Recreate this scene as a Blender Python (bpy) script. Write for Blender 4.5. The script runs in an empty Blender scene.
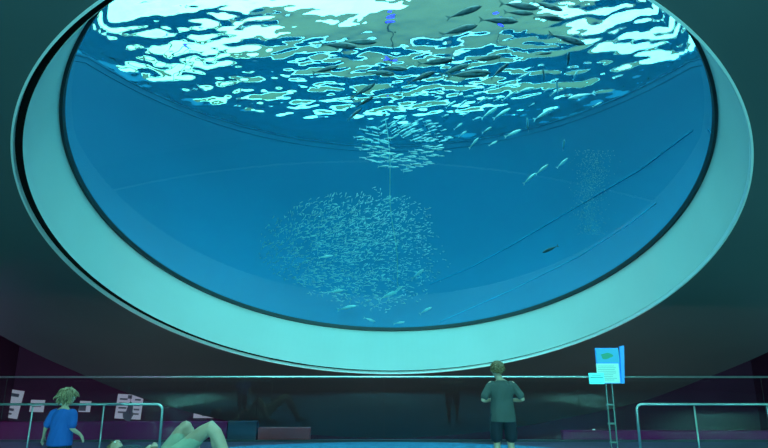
import bpy, bmesh, math, random
from mathutils import Vector, Matrix, noise
random.seed(7)
SC = bpy.context.scene
COL = SC.collection
PI = math.pi

# ------------------------------------------------------------------ camera
F = 555.0
PITCH = math.radians(13.5)
CAMZ = 1.4
CAM = Vector((0, 0, CAMZ))
cam = bpy.data.cameras.new('camera'); cam.sensor_width = 36; cam.lens = F / 768 * 36
cam.clip_end = 300
co = bpy.data.objects.new('camera', cam); COL.objects.link(co)
co.location = CAM; co.rotation_euler = (PI / 2 + PITCH, 0, 0)
SC.camera = co

def ray(px, py):
    d = Vector((px - 384, F, -(py - 224)))
    c, s = math.cos(PITCH), math.sin(PITCH)
    return Vector((d.x, c * d.y - s * d.z, s * d.y + c * d.z)).normalized()

def at(px, py, Y):
    d = ray(px, py)
    return CAM + d * (Y / d.y)

# ------------------------------------------------------------------ helpers
def link(name, bm, mat=None, parent=None, smooth=False, kind=None):
    me = bpy.data.meshes.new(name)
    bm.normal_update()
    bm.to_mesh(me); bm.free()
    if mat:
        for m in (mat if isinstance(mat, (list, tuple)) else [mat]):
            me.materials.append(m)
    if smooth:
        me.polygons.foreach_set('use_smooth', [True] * len(me.polygons))
    o = bpy.data.objects.new(name, me); COL.objects.link(o)
    if parent is not None:
        o.parent = parent
    if kind: o['kind'] = kind
    return o

def empty(name, loc=(0, 0, 0), rz=0):
    o = bpy.data.objects.new(name, None); COL.objects.link(o)
    o.location = loc; o.rotation_euler = (0, 0, rz); o.empty_display_size = .1
    return o

def tag(o, label, cat, group=None, kind=None):
    o['label'] = label; o['category'] = cat
    if group: o['group'] = group
    if kind: o['kind'] = kind
    return o

def box(bm, c, s, rot=None, bevel=0.0, mi=0):
    m = Matrix.Translation(Vector(c))
    if rot is not None: m = m @ rot.to_4x4()
    m = m @ Matrix.Diagonal((s[0], s[1], s[2], 1))
    r = bmesh.ops.create_cube(bm, size=1, matrix=m)
    fs = {f for v in r['verts'] for f in v.link_faces}
    for f in fs: f.material_index = mi
    if bevel > 0:
        es = list({e for v in r['verts'] for e in v.link_edges})
        bmesh.ops.bevel(bm, geom=es, offset=bevel, segments=2, affect='EDGES', profile=.5)

def tube(bm, pts, rad, n=10, cap=True, flat=1.0):
    pts = [Vector(p) for p in pts]
    if not isinstance(rad, (list, tuple)): rad = [rad] * len(pts)
    rings = []
    prev = None
    for i, p in enumerate(pts):
        t = (pts[min(i + 1, len(pts) - 1)] - pts[max(i - 1, 0)]).normalized()
        if prev is None:
            a = t.orthogonal().normalized()
        else:
            a = (prev - t * prev.dot(t))
            a = a.normalized() if a.length > 1e-6 else t.orthogonal().normalized()
        prev = a
        b = t.cross(a)
        rings.append([bm.verts.new(p + (a * math.cos(2 * PI * k / n) + b * flat * math.sin(2 * PI * k / n)) * rad[i]) for k in range(n)])
    for i in range(len(rings) - 1):
        for k in range(n):
            bm.faces.new((rings[i][k], rings[i][(k + 1) % n], rings[i + 1][(k + 1) % n], rings[i + 1][k]))
    if cap:
        bm.faces.new(rings[0][::-1]); bm.faces.new(rings[-1])

def loft(bm, rings, close=True, cap0=False, cap1=False, mi=0):
    R = [[bm.verts.new(p) for p in r] for r in rings]
    n = len(R[0])
    for i in range(len(R) - 1):
        for k in range(n if close else n - 1):
            f = bm.faces.new((R[i][k], R[i][(k + 1) % n], R[i + 1][(k + 1) % n], R[i + 1][k]))
            f.material_index = mi
    if cap0: bm.faces.new(R[0][::-1])
    if cap1: bm.faces.new(R[-1])
    return R

# ------------------------------------------------------------------ materials
def mat(name, col, rough=.6, metal=0.0, emis=None, estr=0.0, var=.0, vscale=4.0, spec=.5, bump=0.0, bscale=40, sheen=0):
    m = bpy.data.materials.new(name); m.use_nodes = True
    nt = m.node_tree; b = nt.nodes['Principled BSDF']
    b.inputs['Base Color'].default_value = (*col, 1)
    b.inputs['Roughness'].default_value = rough
    b.inputs['Metallic'].default_value = metal
    b.inputs['Specular IOR Level'].default_value = spec
    if emis:
        b.inputs['Emission Color'].default_value = (*emis, 1)
        b.inputs['Emission Strength'].default_value = estr
    tc = nt.nodes.new('ShaderNodeTexCoord')
    if var > 0:
        n = nt.nodes.new('ShaderNodeTexNoise'); n.inputs['Scale'].default_value = vscale
        n.inputs['Detail'].default_value = 4
        r = nt.nodes.new('ShaderNodeValToRGB')
        r.color_ramp.elements[0].position = .3; r.color_ramp.elements[1].position = .7
        r.color_ramp.elements[0].color = (*[c * (1 - var) for c in col], 1)
        r.color_ramp.elements[1].color = (*[min(1, c * (1 + var)) for c in col], 1)
        nt.links.new(tc.outputs['Object'], n.inputs['Vector'])
        nt.links.new(n.outputs['Fac'], r.inputs['Fac'])
        nt.links.new(r.outputs['Color'], b.inputs['Base Color'])
    if bump > 0:
        n = nt.nodes.new('ShaderNodeTexNoise'); n.inputs['Scale'].default_value = bscale
        bp = nt.nodes.new('ShaderNodeBump'); bp.inputs['Strength'].default_value = bump
        bp.inputs['Distance'].default_value = .02
        nt.links.new(tc.outputs['Object'], n.inputs['Vector'])
        nt.links.new(n.outputs['Fac'], bp.inputs['Height'])
        nt.links.new(bp.outputs['Normal'], b.inputs['Normal'])
    return m

M = {}
M['flare'] = mat('matte pale flare plaster', (.50, .56, .56), .55, var=.03, vscale=.8)
M['soffit'] = mat('dark grey satin panel', (.062, .075, .08), .42, var=.12, vscale=.35, spec=.4)
M['black'] = mat('black gap lining', (.004, .004, .004), .9, spec=.1)
M['gasket'] = mat('dark rubber gasket', (.008, .014, .02), .5)
M['trim'] = mat('pale metal edge trim', (.75, .78, .78), .35, metal=.3)
M['plum'] = mat('plum painted wall', (.105, .026, .065), .75, spec=.15, var=.2, vscale=.3)
M['purple'] = mat('purple painted kerb', (.24, .008, .085), .8, spec=.1, var=.2, vscale=.8)
M['red'] = mat('dull red panel', (.34, .015, .03), .6, var=.1)
M['navy'] = mat('navy panel', (.008, .008, .05), .5)
M['carpet'] = mat('blue carpet', (.015, .15, .30), .9, var=.15, vscale=6, bump=.3, bscale=200)
M['darkfloor'] = mat('dark purple floor', (.05, .03, .08), .5, var=.2, vscale=1)
M['roomwall'] = mat('charcoal room wall', (.05, .055, .06), .7, var=.1, vscale=.5)
M['steel'] = mat('brushed steel rail', (.62, .66, .66), .3, metal=.9, var=.05, vscale=8)
M['tankwall'] = mat('blue painted tank wall', (.006, .19, .37), .8, var=.06, vscale=.25)
M['tanklip'] = mat('pale tank lip', (.015, .3, .5), .8, var=.08, vscale=.6)
M['sage'] = mat('weathered grey green concrete', (.24, .19, .15), .8, var=.08, vscale=.3)
M['fishdark'] = mat('dark silvery jack skin', (.07, .09, .1), .4, metal=.1, var=.35, vscale=5)
M['fishpale'] = mat('bright silver fish skin', (.85, .88, .86), .3, metal=.35, var=.1, vscale=8)
M['fishtiny'] = mat('small pale fish skin', (.6, .78, .78), .4, metal=.1)
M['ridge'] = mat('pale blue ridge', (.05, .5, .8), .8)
M['railsteel'] = mat('satin handrail steel', (.36, .42, .42), .38, metal=.85)
M['fin'] = mat('grey fin', (.07, .09, .09), .5)
M['rope'] = mat('white rope', (.6, .65, .62), .8, var=.1)
M['eye'] = mat('black eye', (.01, .01, .01), .2)
M['skin'] = mat('skin', (.5, .3, .21), .5, var=.05, vscale=10)
M['eyew'] = mat('eye white', (.8, .8, .8), .3)
M['lip'] = mat('lip', (.45, .18, .15), .5)
M['hairb'] = mat('light brown hair', (.17, .1, .045), .5, var=.35, vscale=20)
M['hairy'] = mat('tangled blonde hair', (.27, .17, .09), .5, var=.4, vscale=15)
M['shirtg'] = mat('grey cotton shirt', (.062, .072, .07), .85, var=.08, vscale=6, bump=.25, bscale=14)
M['shirtb'] = mat('bright blue cotton shirt', (.008, .075, .32), .85, var=.08, vscale=6, bump=.25, bscale=14)
M['shirtk'] = mat('dark cotton shirt', (.03, .035, .05), .85, var=.08, vscale=6)
M['shortn'] = mat('navy shorts cloth', (.007, .01, .022), .85, var=.1, vscale=8)
M['shortk'] = mat('black shorts cloth', (.01, .01, .014), .85, var=.1, vscale=8)
M['shortp'] = mat('pale khaki shorts cloth', (.38, .38, .27), .85, var=.1, vscale=5, bump=.3, bscale=18)
M['shoe'] = mat('dark shoe', (.03, .03, .035), .6)
M['dimsteel'] = mat('dull dark steel', (.16, .2, .2), .45, metal=.8, var=.05)
M['paper'] = mat('white paper', (.8, .78, .82), .7)
M['ink'] = mat('grey ink', (.2, .18, .22), .7)
M['glowsheet'] = mat('glowing white sheet', (.7, .68, .74), .6, emis=(.75, .7, .85), estr=.22)  # glow stands in for lit panels reflected in the barrier glass
M['sgblue'] = mat('backlit blue sign', (.03, .2, .6), .4, emis=(.0, .27, .85), estr=.42)
M['sgcyan'] = mat('backlit cyan header', (.02, .2, .4), .4, emis=(.0, .5, .75), estr=.34, var=0)
M['sgpale'] = mat('backlit pale text panel', (.3, .5, .45), .4, emis=(.16, .78, .72), estr=.38)
M['sgplaq'] = mat('backlit aqua plaque', (.2, .7, .7), .4, emis=(.03, .72, .78), estr=.42)
M['sgmap'] = mat('teal map shape', (.03, .25, .15), .5, emis=(.0, .3, .2), estr=.25)
M['sgink'] = mat('teal lettering', (.05, .3, .3), .5, emis=(.02, .2, .22), estr=.2)

def glass_mat(name, ior=1.33, vol=None):
    m = bpy.data.materials.new(name); m.use_nodes = True
    nt = m.node_tree; nt.nodes.clear()
    o = nt.nodes.new('ShaderNodeOutputMaterial'); g = nt.nodes.new('ShaderNodeBsdfGlass')
    g.inputs['IOR'].default_value = ior; g.inputs['Roughness'].default_value = 0
    nt.links.new(g.outputs[0], o.inputs['Surface'])
    if vol:
        v = nt.nodes.new('ShaderNodeVolumeAbsorption')
        v.inputs['Color'].default_value = (*vol[0], 1); v.inputs['Density'].default_value = vol[1]
        nt.links.new(v.outputs[0], o.inputs['Volume'])
    return m
M['water'] = glass_mat('clear blue sea water', 1.33, ((.10, .85, .88), .24))

def pane_mat():
    m = bpy.data.materials.new('clear barrier glass'); m.use_nodes = True
    nt = m.node_tree; nt.nodes.clear()
    o = nt.nodes.new('ShaderNodeOutputMaterial'); t = nt.nodes.new('ShaderNodeBsdfTransparent')
    t.inputs[0].default_value = (.93, .96, .96, 1)
    g = nt.nodes.new('ShaderNodeBsdfGlossy'); g.inputs['Roughness'].default_value = .03
    g.inputs[0].default_value = (.9, .95, .95, 1)
    f = nt.nodes.new('ShaderNodeFresnel'); f.inputs['IOR'].default_value = 1.45
    mx = nt.nodes.new('ShaderNodeMixShader')
    nt.links.new(f.outputs[0], mx.inputs[0]); nt.links.new(t.outputs[0], mx.inputs[1]); nt.links.new(g.outputs[0], mx.inputs[2])
    nt.links.new(mx.outputs[0], o.inputs['Surface'])
    return m
M['pane'] = pane_mat()

# ------------------------------------------------------------------ oculus frame
def frame(cx, cy, cz, t, roll):
    n = Vector((math.sin(roll), math.sin(t) * math.cos(roll), math.cos(t) * math.cos(roll)))
    e1 = Vector((1, 0, 0)); e1 = (e1 - n * e1.dot(n)).normalized()
    e2 = n.cross(e1)
    return Vector((cx, cy, cz + CAMZ)), e1, e2, n
CO, A1, A2, N2 = frame(-.048, 8.394, 1.499, .382, .015)      # outer rim, R 5
CI, B1, B2, N1 = frame(.039, 8.767, 2.388, .374, .015)       # window, R 4.8
def po(r, th, d=0, sx=0, sy=0): return CO + A1 * (r * math.cos(th) + sx) + A2 * (r * math.sin(th) + sy) + N2 * d
def pi_(r, th, d=0): return CI + B1 * (r * math.cos(th)) + B2 * (r * math.sin(th)) + N1 * d
TH = [2 * PI * k / 256 for k in range(256)]
ETA = 1 / 1.33
LR_ = 36.0                       # the window is a very shallow lens, bowed up into the tank
LH = 4.87 ** 2 / (2 * LR_)
def refr(px, py, s):
    """point at distance s behind the window along the refracted ray of a pixel"""
    d = ray(px, py)
    S = CI + N1 * (LH - LR_); oc = CAM - S; b_ = oc.dot(d)
    P = CAM + d * (-b_ + math.sqrt(b_ * b_ - oc.length_squared + LR_ * LR_))
    n = (P - S).normalized()
    c1 = d.dot(n); c2 = math.sqrt(1 - ETA * ETA * (1 - c1 * c1))
    w = d * ETA + n * (c2 - ETA * c1)
    return P + w.normalized() * s

# soffit panel outline, traced lower edge placed on its own plane
def on_plane(px, py):
    d = ray(px, py)
    k = (CO - CAM).dot(N2) / d.dot(N2)
    P = CAM + d * k - CO
    return math.atan2(P.dot(A2), P.dot(A1)), min(P.length, 13.0)
edge = [on_plane(*p) for p in [(-60, 306), (0, 335), (75, 371), (150, 401), (205, 416), (250, 425), (300, 434), (400, 438), (500, 430), (560, 419), (640, 402), (700, 380), (768, 352), (830, 325)]]
edge += [(-.3 , 9.0), (-1.0, 10.5), (-PI / 2, 11.5), (-2.2, 10.5), (-2.85, 9.0)]
edge = sorted([(e[0] if e[0] > -PI else e[0] + 2 * PI, e[1]) for e in edge])
def rout(th):
    while th > PI: th -= 2 * PI
    L = edge
    ext = [(L[-1][0] - 2 * PI, L[-1][1])] + L + [(L[0][0] + 2 * PI, L[0][1])]
    for a, b in zip(ext[:-1], ext[1:]):
        if a[0] <= th <= b[0]:
            u = (th - a[0]) / max(1e-6, b[0] - a[0]); return a[1] * (1 - u) + b[1] * u
    return 9
T0 = 5.0
bm = bmesh.new()
TW = .035
loft(bm, [[po(T0, t) for t in TH], [po(T0 + (rout(t) - T0) * .3, t) for t in TH], [po(rout(t), t) for t in TH],
          [po(rout(t), t, .25) for t in TH], [po(T0 + .02, t, .25) for t in TH], [po(T0, t) for t in TH]])
link('ceiling', bm, M['soffit'], kind='structure')
# thin pale edge trim round the opening
bm = bmesh.new()
loft(bm, [[po(5.0, t) for t in TH], [po(5.0, t, -.012) for t in TH], [po(4.975, t, -.012) for t in TH], [po(4.975, t, .055) for t in TH], [po(5.0, t, .055) for t in TH]])
link('trim_1', bm, M['trim'], kind='structure')
# shadow gap
SX, SY, RF = .050, -.015, 4.925
bm = bmesh.new()
loft(bm, [[po(4.99, t, .05) for t in TH], [po(RF + .004, t, .05, SX, SY) for t in TH], [po(RF + .004, t, .065, SX, SY) for t in TH], [po(4.985, t, .065) for t in TH]])
link('trim_2', bm, M['black'], kind='structure')
# flare
bm = bmesh.new()
loft(bm, [[po(RF, t, .045, SX, SY) for t in TH],
          [po(RF, t, .045, SX, SY).lerp(pi_(4.84, t, -.02), .33) for t in TH],
          [po(RF, t, .045, SX, SY).lerp(pi_(4.84, t, -.02), .66) for t in TH],
          [pi_(4.84, t, -.02) for t in TH], [pi_(5.0, t, -.02) for t in TH], [po(RF + .03, t, .09, SX, SY) for t in TH], [po(RF, t, .045, SX, SY) for t in TH]])
link('wall_oculus', bm, M['flare'], smooth=False, kind='structure')
bm = bmesh.new()
loft(bm, [[pi_(4.85, t, -.03) for t in TH], [pi_(4.8, t, -.03) for t in TH], [pi_(4.79, t, .07) for t in TH], [pi_(4.9, t, .07) for t in TH]])
link('trim_3', bm, M['gasket'], kind='structure')

# ------------------------------------------------------------------ tank
HS = 10.0 + CAMZ
TC = Vector((0.2, 9.0, HS)); RT = 8.4
def top(th, r=RT, z=HS): return Vector((TC.x + r * math.cos(th), TC.y + r * math.sin(th), z))
bm = bmesh.new()
loft(bm, [[pi_(4.8, t, .0) for t in TH], [pi_(4.93, t, .0) for t in TH], [pi_(5.35, t, .5) for t in TH]])
link('wall_tank_lip', bm, M['tanklip'], smooth=True, kind='structure')
bm = bmesh.new()
LR = [pi_(5.35, t, .5) for t in TH]
def bowl(a, t, u):
    b = top(t); g = 1 - (1 - u) ** 2.6
    return Vector((a.x + (b.x - a.x) * g, a.y + (b.y - a.y) * g, a.z + (b.z - a.z) * u))
loft(bm, [[bowl(a, t, u / 14) for a, t in zip(LR, TH)] for u in range(15)] + [[top(t, RT, HS + .1) for t in TH]])
link('wall_tank', bm, M['tankwall'], smooth=True, kind='structure')
from mathutils.bvhtree import BVHTree
WALL = BVHTree.FromPolygons([v.co.copy() for v in bpy.data.objects['wall_tank'].data.vertices], [list(p.vertices) for p in bpy.data.objects['wall_tank'].data.polygons])
def inside(px, py, s, keep=.35):
    a = refr(px, py, .5); b = refr(px, py, 1.5); d = (b - a)
    h = WALL.ray_cast(a, d)
    lim = (h[3] + .5 - keep) if h[0] is not None else 99
    return min(s, lim)
# ridges on the tank wall: two sloping ledges
def wallpt(th, u, off=0):
    a = bowl(pi_(5.35, th, .5), th, u)
    c = pi_(0, th, .5).lerp(TC, u)
    return a + (c - a).normalized() * off
for i, path in enumerate([[(430, 284), (470, 268), (512, 245), (580, 205), (640, 170), (700, 125)], [(440, 322), (512, 290), (580, 256), (630, 224), (660, 200)]]):
    bm = bmesh.new(); P = []
    for a, b in zip(path[:-1], path[1:]):
        for k in range(8):
            x = a[0] + (b[0] - a[0]) * k / 8; y = a[1] + (b[1] - a[1]) * k / 8
            P.append(refr(x, y, inside(x, y, 99, .02)))
    tube(bm, P, .013, 8)
    link('trim_%d' % (4 + i), bm, M['ridge'], smooth=True, kind='structure')

# the body of water: flat face at the window, rippled surface on top
def ripple(x, y):
    p = Vector((x, y, 0))
    q = Vector((x * .8 + .35 * y, y * 1.5, 3.7))
    u = max(0, min(1, (y - 12.6) / 2.2)); v = max(0, min(1, (-1.8 - x) / 1.5), min(1, (x - 2.6) / 1.2)); c = max(u, v)
    c *= 1 - .75 * max(0, min(1, (y - 15.0 + .12 * abs(x)) / 1.3))
    h = (.35 + .75 * c) * (.055 * noise.noise(q * .6) + (.030 + .012 * c) * noise.noise(q * 1.5 + Vector((5, 2, 1))))
    h += (.20 + 1.3 * c) * (.015 * noise.noise(q * 3.6 + Vector((1, 9, 4))) + .0045 * noise.noise(q * 8))
    return h
bm = bmesh.new()
NS, NR = 640, 210
ths = [2 * PI * k / NS for k in range(NS)]
RW = RT + .3
rings = []
cen = bm.verts.new(Vector((TC.x, TC.y, HS + ripple(TC.x, TC.y))))
for j in range(1, NR + 1):
    r = RW * (j / NR) ** .8
    rg = []
    for t in ths:
        v = top(t, r); fade = 1 if j < NR else 0
        v.z = HS + ripple(v.x, v.y) * fade
        rg.append(bm.verts.new(v))
    rings.append(rg)
for k in range(NS): bm.faces.new((cen, rings[0][k], rings[0][(k + 1) % NS]))
for a, b in zip(rings[:-1], rings[1:]):
    for k in range(NS):
        bm.faces.new((a[k], b[k], b[(k + 1) % NS], a[(k + 1) % NS]))
low = [bm.verts.new(pi_(4.87, t, .012)) for t in ths]
mid = [bm.verts.new(pi_(5.6, t, .42)) for t in ths]
hull = []
for u in (.1, .25, .45, .7):
    rg = []
    for t in ths:
        p = bowl(pi_(5.35, t, .5), t, u); c = bowl(pi_(0, t, .5), t, u) if False else Vector((CI.x + (TC.x - CI.x) * u, CI.y + (TC.y - CI.y) * u, p.z))
        rg.append(bm.verts.new(p + (p - c).normalized() * .35))
    hull.append(rg)
last = rings[-1]
seq = [last] + hull[::-1] + [mid, low]
for A, B in zip(seq[:-1], seq[1:]):
    for k in range(NS): bm.faces.new((A[k], B[k], B[(k + 1) % NS], A[(k + 1) % NS]))
prevr = low
for j in range(23, 0, -1):
    rr = 4.87 * j / 24; dz = LH - LR_ + math.sqrt(LR_ * LR_ - rr * rr)
    rg = [bm.verts.new(pi_(rr, t, .012 + dz)) for t in ths]
    for k in range(NS): bm.faces.new((prevr[k], rg[k], rg[(k + 1) % NS], prevr[(k + 1) % NS]))
    prevr = rg
cv = bm.verts.new(pi_(0, 0, .012 + LH))
for k in range(NS): bm.faces.new((prevr[k], cv, prevr[(k + 1) % NS]))
LOWF = set()
bmesh.ops.recalc_face_normals(bm, faces=bm.faces[:])
lens = CI + N1 * 0
for f in bm.faces:
    c = f.calc_center_median()
    f.smooth = c.z > HS - .4 or abs((c - CI).dot(N1)) < .36 and (c - CI).length < 4.86
w = link('tank_water', bm, M['water'])
tag(w, 'deep blue aquarium water filling the huge round window, rippled surface on top', 'water', kind='stuff')

# building round the tank top, seen through the surface
bm = bmesh.new()
def wring(r, z, f=None): return [top(t, r, HS + (z if f is None else f(t))) for t in TH]
def ph(t):
    t = t % (2 * PI)
    if t < .85: return 1.9
    if t < 1.12: return 1.9 + 14 * (t - .85)
    if t < 1.48: return 5.7
    if t < 1.95: return 4.0 + 3.5 * abs(t - 1.70)
    if t < 2.1: return 3.9 - 12 * (t - 1.95)
    if t < 3.3: return 2.0
    return 4.0
loft(bm, [wring(RT, .1), wring(RT + 6.5, .11), wring(RT + 6.5, -1), wring(RT + .2, -1)])
link('wall_roof_deck', bm, M['sage'], kind='structure')
def pl_(t):
    t = t % (2 * PI)
    return 1.1 if t < 1.0 else (1.1 + 2.6 * (t - 1.0) if t < 1.3 else (1.88 if t < 2.0 else 1.7))
bm = bmesh.new()
loft(bm, [wring(RT + 6, 0, pl_), wring(RT + 6, 0, ph), wring(RT + 6.5, 0, ph), wring(RT + 6.5, 0, pl_), wring(RT + 6, 0, pl_)])
for k in range(20):   # columns carrying the canopy band
    t = 2 * PI * (k + .35) / 20; c = top(t, RT + 6.25, HS + .1)
    tube(bm, [c, c + Vector((0, 0, pl_(t) - .08))], .12, 10)
link('wall_roof_canopy', bm, M['sage'], kind='structure')

# small violet-blue lamps on the parapet, seen through the surface
M['violet'] = mat('violet blue lamp lens', (.1, .05, .6), .3, emis=(.03, .0, 1), estr=7)
def skyp(px, py):
    a = refr(px, py, 0); b = refr(px, py, 1); d = b - a
    P = a + d * ((HS - a.z) / d.z)
    n = Vector((0, 0, 1)); c1 = d.dot(n); k = 1 - 1.33 ** 2 * (1 - c1 * c1)
    w = (d * 1.33 + n * (math.sqrt(max(k, .0001)) - 1.33 * c1)).normalized()
    o = P - TC; A = w.x ** 2 + w.y ** 2; B = o.x * w.x + o.y * w.y; Cc = o.x ** 2 + o.y ** 2 - (RT + 5.6) ** 2
    return P + w * ((-B + math.sqrt(B * B - A * Cc)) / A)
for px, py, lb in ((389, 27, 'violet-blue lamp glowing through the surface at the top centre'), (497, 12, 'violet-blue lamp glowing between the dark fish at the top'), (173, 3, 'violet-blue lamp glowing through ripples at the top left')):
    P = skyp(px, py); P += (TC - P).normalized() * .6; r = empty('lamp', P); tag(r, lb, 'lamp', )
    r.rotation_euler = (0, 0, math.atan2(P.y - TC.y, P.x - TC.x))
    bm = bmesh.new(); tube(bm, [(0, 0, 0), (.08, 0, 0), (.3, 0, 0)], [.2, .22, .12], 16); link('housing', bm, M['gasket'], r)
    bm = bmesh.new(); tube(bm, [(-.03, 0, 0), (.0, 0, 0)], [.17, .18], 16); link('lens', bm, M['violet'], r)
    bm = bmesh.new(); box(bm, (.32, 0, (HS + .12 - P.z) / 2), (.06, .06, abs(HS + .12 - P.z))); link('post', bm, M['gasket'], r)

# ------------------------------------------------------------------ room shell
def slab(name, x0, x1, y0, y1, z0, z1, m, parent=None, kind='structure'):
    bm = bmesh.new(); box(bm, ((x0 + x1) / 2, (y0 + y1) / 2, (z0 + z1) / 2), (x1 - x0, y1 - y0, z1 - z0))
    return link(name, bm, m, parent, kind=kind)
XW, YB, YF, ZP = 14.5, -5.0, 22.6, -3.2
slab('wall_left', -XW - .3, -XW, YB, YF, ZP, HS - .3, M['plum'])
slab('wall_right', XW, XW + .3, YB, YF, ZP, HS - .3, M['plum'])
slab('wall_back', -XW, XW, YB - .3, YB, ZP, HS - .3, M['roomwall'])
slab('wall_front', -XW, XW, YF, YF + .3, ZP, HS - .3, M['plum'])
slab('floor', -XW, XW, YB, 10.35, -.3, 0, M['darkfloor'])
slab('floor_lower', -XW, XW, 10.35, YF, ZP - .3, ZP, M['darkfloor'])
slab('wall_pit', -XW, XW, 10.1, 10.34, ZP, -.31, M['plum'])
bm = bmesh.new()   # closes the room round the tank
R = []
for t in TH:
    c, s = math.cos(t), math.sin(t)
    hx = (XW + .3) / max(1e-6, abs(c)); y1 = (YF + .3 - TC.y) if s > 0 else (TC.y - YB + .3)
    hy = y1 / max(1e-6, abs(s)); R.append(min(hx, hy))
loft(bm, [[top(t, RT - .01, HS - .25) for t in TH], [top(t, r, HS - .25) for t, r in zip(TH, R)], [top(t, r, HS - .05) for t, r in zip(TH, R)], [top(t, RT - .01, HS - .05) for t in TH]])
link('ceiling_upper', bm, M['roomwall'], kind='structure')
# round blue carpet
bm = bmesh.new()
cc = Vector((.05, 3.95, 0))
loft(bm, [[cc + Vector((6.0 * math.cos(t), 6.0 * math.sin(t), z)) for t in TH] for z in (.001, .012)], cap0=True, cap1=True)
tag(link('carpet', bm, M['carpet']), 'round bright blue carpet on the floor in front of the glass barrier', 'carpet')

# kerb pieces behind the barrier
def kerb(name, pxa, pxb, pyt, Y, th, m):
    a = at(pxa, pyt, Y); b = at(pxb, pyt, Y)
    bm = bmesh.new(); box(bm, ((a.x + b.x) / 2, Y + th / 2, a.z / 2), (b.x - a.x, th, a.z), bevel=.008)
    return link(name, bm, m, kind='structure')
kerb('trim_6', -330, 227, 422, 10.18, .15, M['purple'])
kerb('trim_7', 228, 257, 421.5, 10.18, .15, M['navy'])
kerb('trim_8', 258, 310, 428, 10.18, .15, M['red'])
kerb('trim_9', 563, 1050, 431, 10.18, .15, M['purple'])

# ------------------------------------------------------------------ glass barrier (guard rail)
g = empty('glass_barrier', (0, 10.08, 0))
tag(g, 'waist-high clear glass barrier with a thin pale steel top rail across the room', 'barrier')
zt = at(384, 377, 10.08).z
bm = bmesh.new(); tube(bm, [(-13.5, 0, zt), (13.5, 0, zt)], .017, 12); link('top_rail', bm, M['steel'], g, smooth=True)
for k in range(-6, 6):
    bm = bmesh.new(); box(bm, (k * 2.2 + 1.1, 0, (zt - .02) / 2 + .01), (2.19, .012, zt - .04)); link('glass_panel', bm, M['pane'], g)
bm = bmesh.new(); box(bm, (0, 0, .014), (27, .05, .026), bevel=.004); link('base_channel', bm, M['gasket'], g)

# ------------------------------------------------------------------ handrails
def handrail(label, end_px, post_pxs, sgn):
    Y = 6.8
    e = at(end_px, 403.5, Y); H = .865
    g = empty('handrail', (e.x, Y, 0)); tag(g, label, 'handrail')
    L = 4.6 * sgn
    bm = bmesh.new()
    pts = [(0, 0, .013), (0, 0, H - .09)] + [(sgn * .07 * (1 - math.cos(a)), 0, H - .07 + .07 * math.sin(a) - .0) for a in [PI / 2 * k / 6 for k in range(1, 7)]] + [(sgn * .3, 0, H), (L, 0, H)]
    tube(bm, pts, .0145, 12); link('top_rail', bm, M['railsteel'], g, smooth=True)
    for px in post_pxs:
        x = at(px, 405, Y).x - e.x
        bm = bmesh.new(); tube(bm, [(x, 0, .013), (x, 0, H - .01)], .009, 10); link('post', bm, M['railsteel'], g, smooth=True)
        bm = bmesh.new(); tube(bm, [(x, 0, .012), (x, 0, .022)], .05, 20); link('base_plate', bm, M['steel'], g, smooth=False)
    x = 0
    bm = bmesh.new(); tube(bm, [(x, 0, .012), (x, 0, .022)], .05, 20); link('base_plate', bm, M['steel'], g)
    return g
handrail('tubular steel handrail on thin posts at the left, behind the child in blue', 163, [104, 33, -45, -120], -1)
handrail('tubular steel handrail on thin posts at the right, beyond the information sign', 636, [694, 767, 835], 1)

# ------------------------------------------------------------------ information sign
sp = at(614, 430, 7.4)
s = empty('information_sign', (sp.x, 7.4, 0.012))
tag(s, 'information sign on a slim ladder-like metal stand with blue header and pale text', 'sign')
def lp(px, py, dy=0): p = at(px, py, 7.4 + dy); return Vector((p.x - sp.x, dy, p.z - .012))
for (xa, xb) in ((606.3, 611.5), (612.3, 617.5)):
    a = lp(xa, 384, .03); b = lp(xb, 384, .03)
    xbm = a.x + .03
    bm = bmesh.new()
    box(bm, ((a.x) , .05, a.z / 2), (.013, .02, a.z), bevel=.003)
    link('pole', bm, M['dimsteel'], s)
l0 = lp(606.3, 384).x; l1 = lp(612.3, 384).x
for py in (405, 424, 443):
    bm = bmesh.new(); z = lp(609, py).z; box(bm, ((l0 + l1) / 2, .05, z), (l1 - l0 + .012, .016, .022), bevel=.003); link('crossbar', bm, M['dimsteel'], s)
bm = bmesh.new(); box(bm, ((l0 + l1) / 2, .05, .008), (.34, .3, .016), bevel=.004); link('foot_plate', bm, M['dimsteel'], s)
def quad(px0, py0, px1, py1, d0, th, m, name, par=s, bev=.003):
    a = lp(px0, py0, d0); b = lp(px1, py1, d0)
    bm = bmesh.new(); box(bm, ((a.x + b.x) / 2, d0, (a.z + b.z) / 2), (abs(b.x - a.x), th, abs(b.z - a.z)), bevel=bev)
    return link(name, bm, m, par)
brd = quad(595, 348, 621, 383.5, .02, .03, M['sgblue'], 'board')
hd = quad(595.6, 348.6, 619.5, 362.5, 0.001, .006, M['sgcyan'], 'header', brd, 0)
tx = quad(596, 363.5, 620.2, 383, 0.001, .006, M['sgpale'], 'text_panel', brd, 0)
for o in (hd, tx): pass
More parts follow.
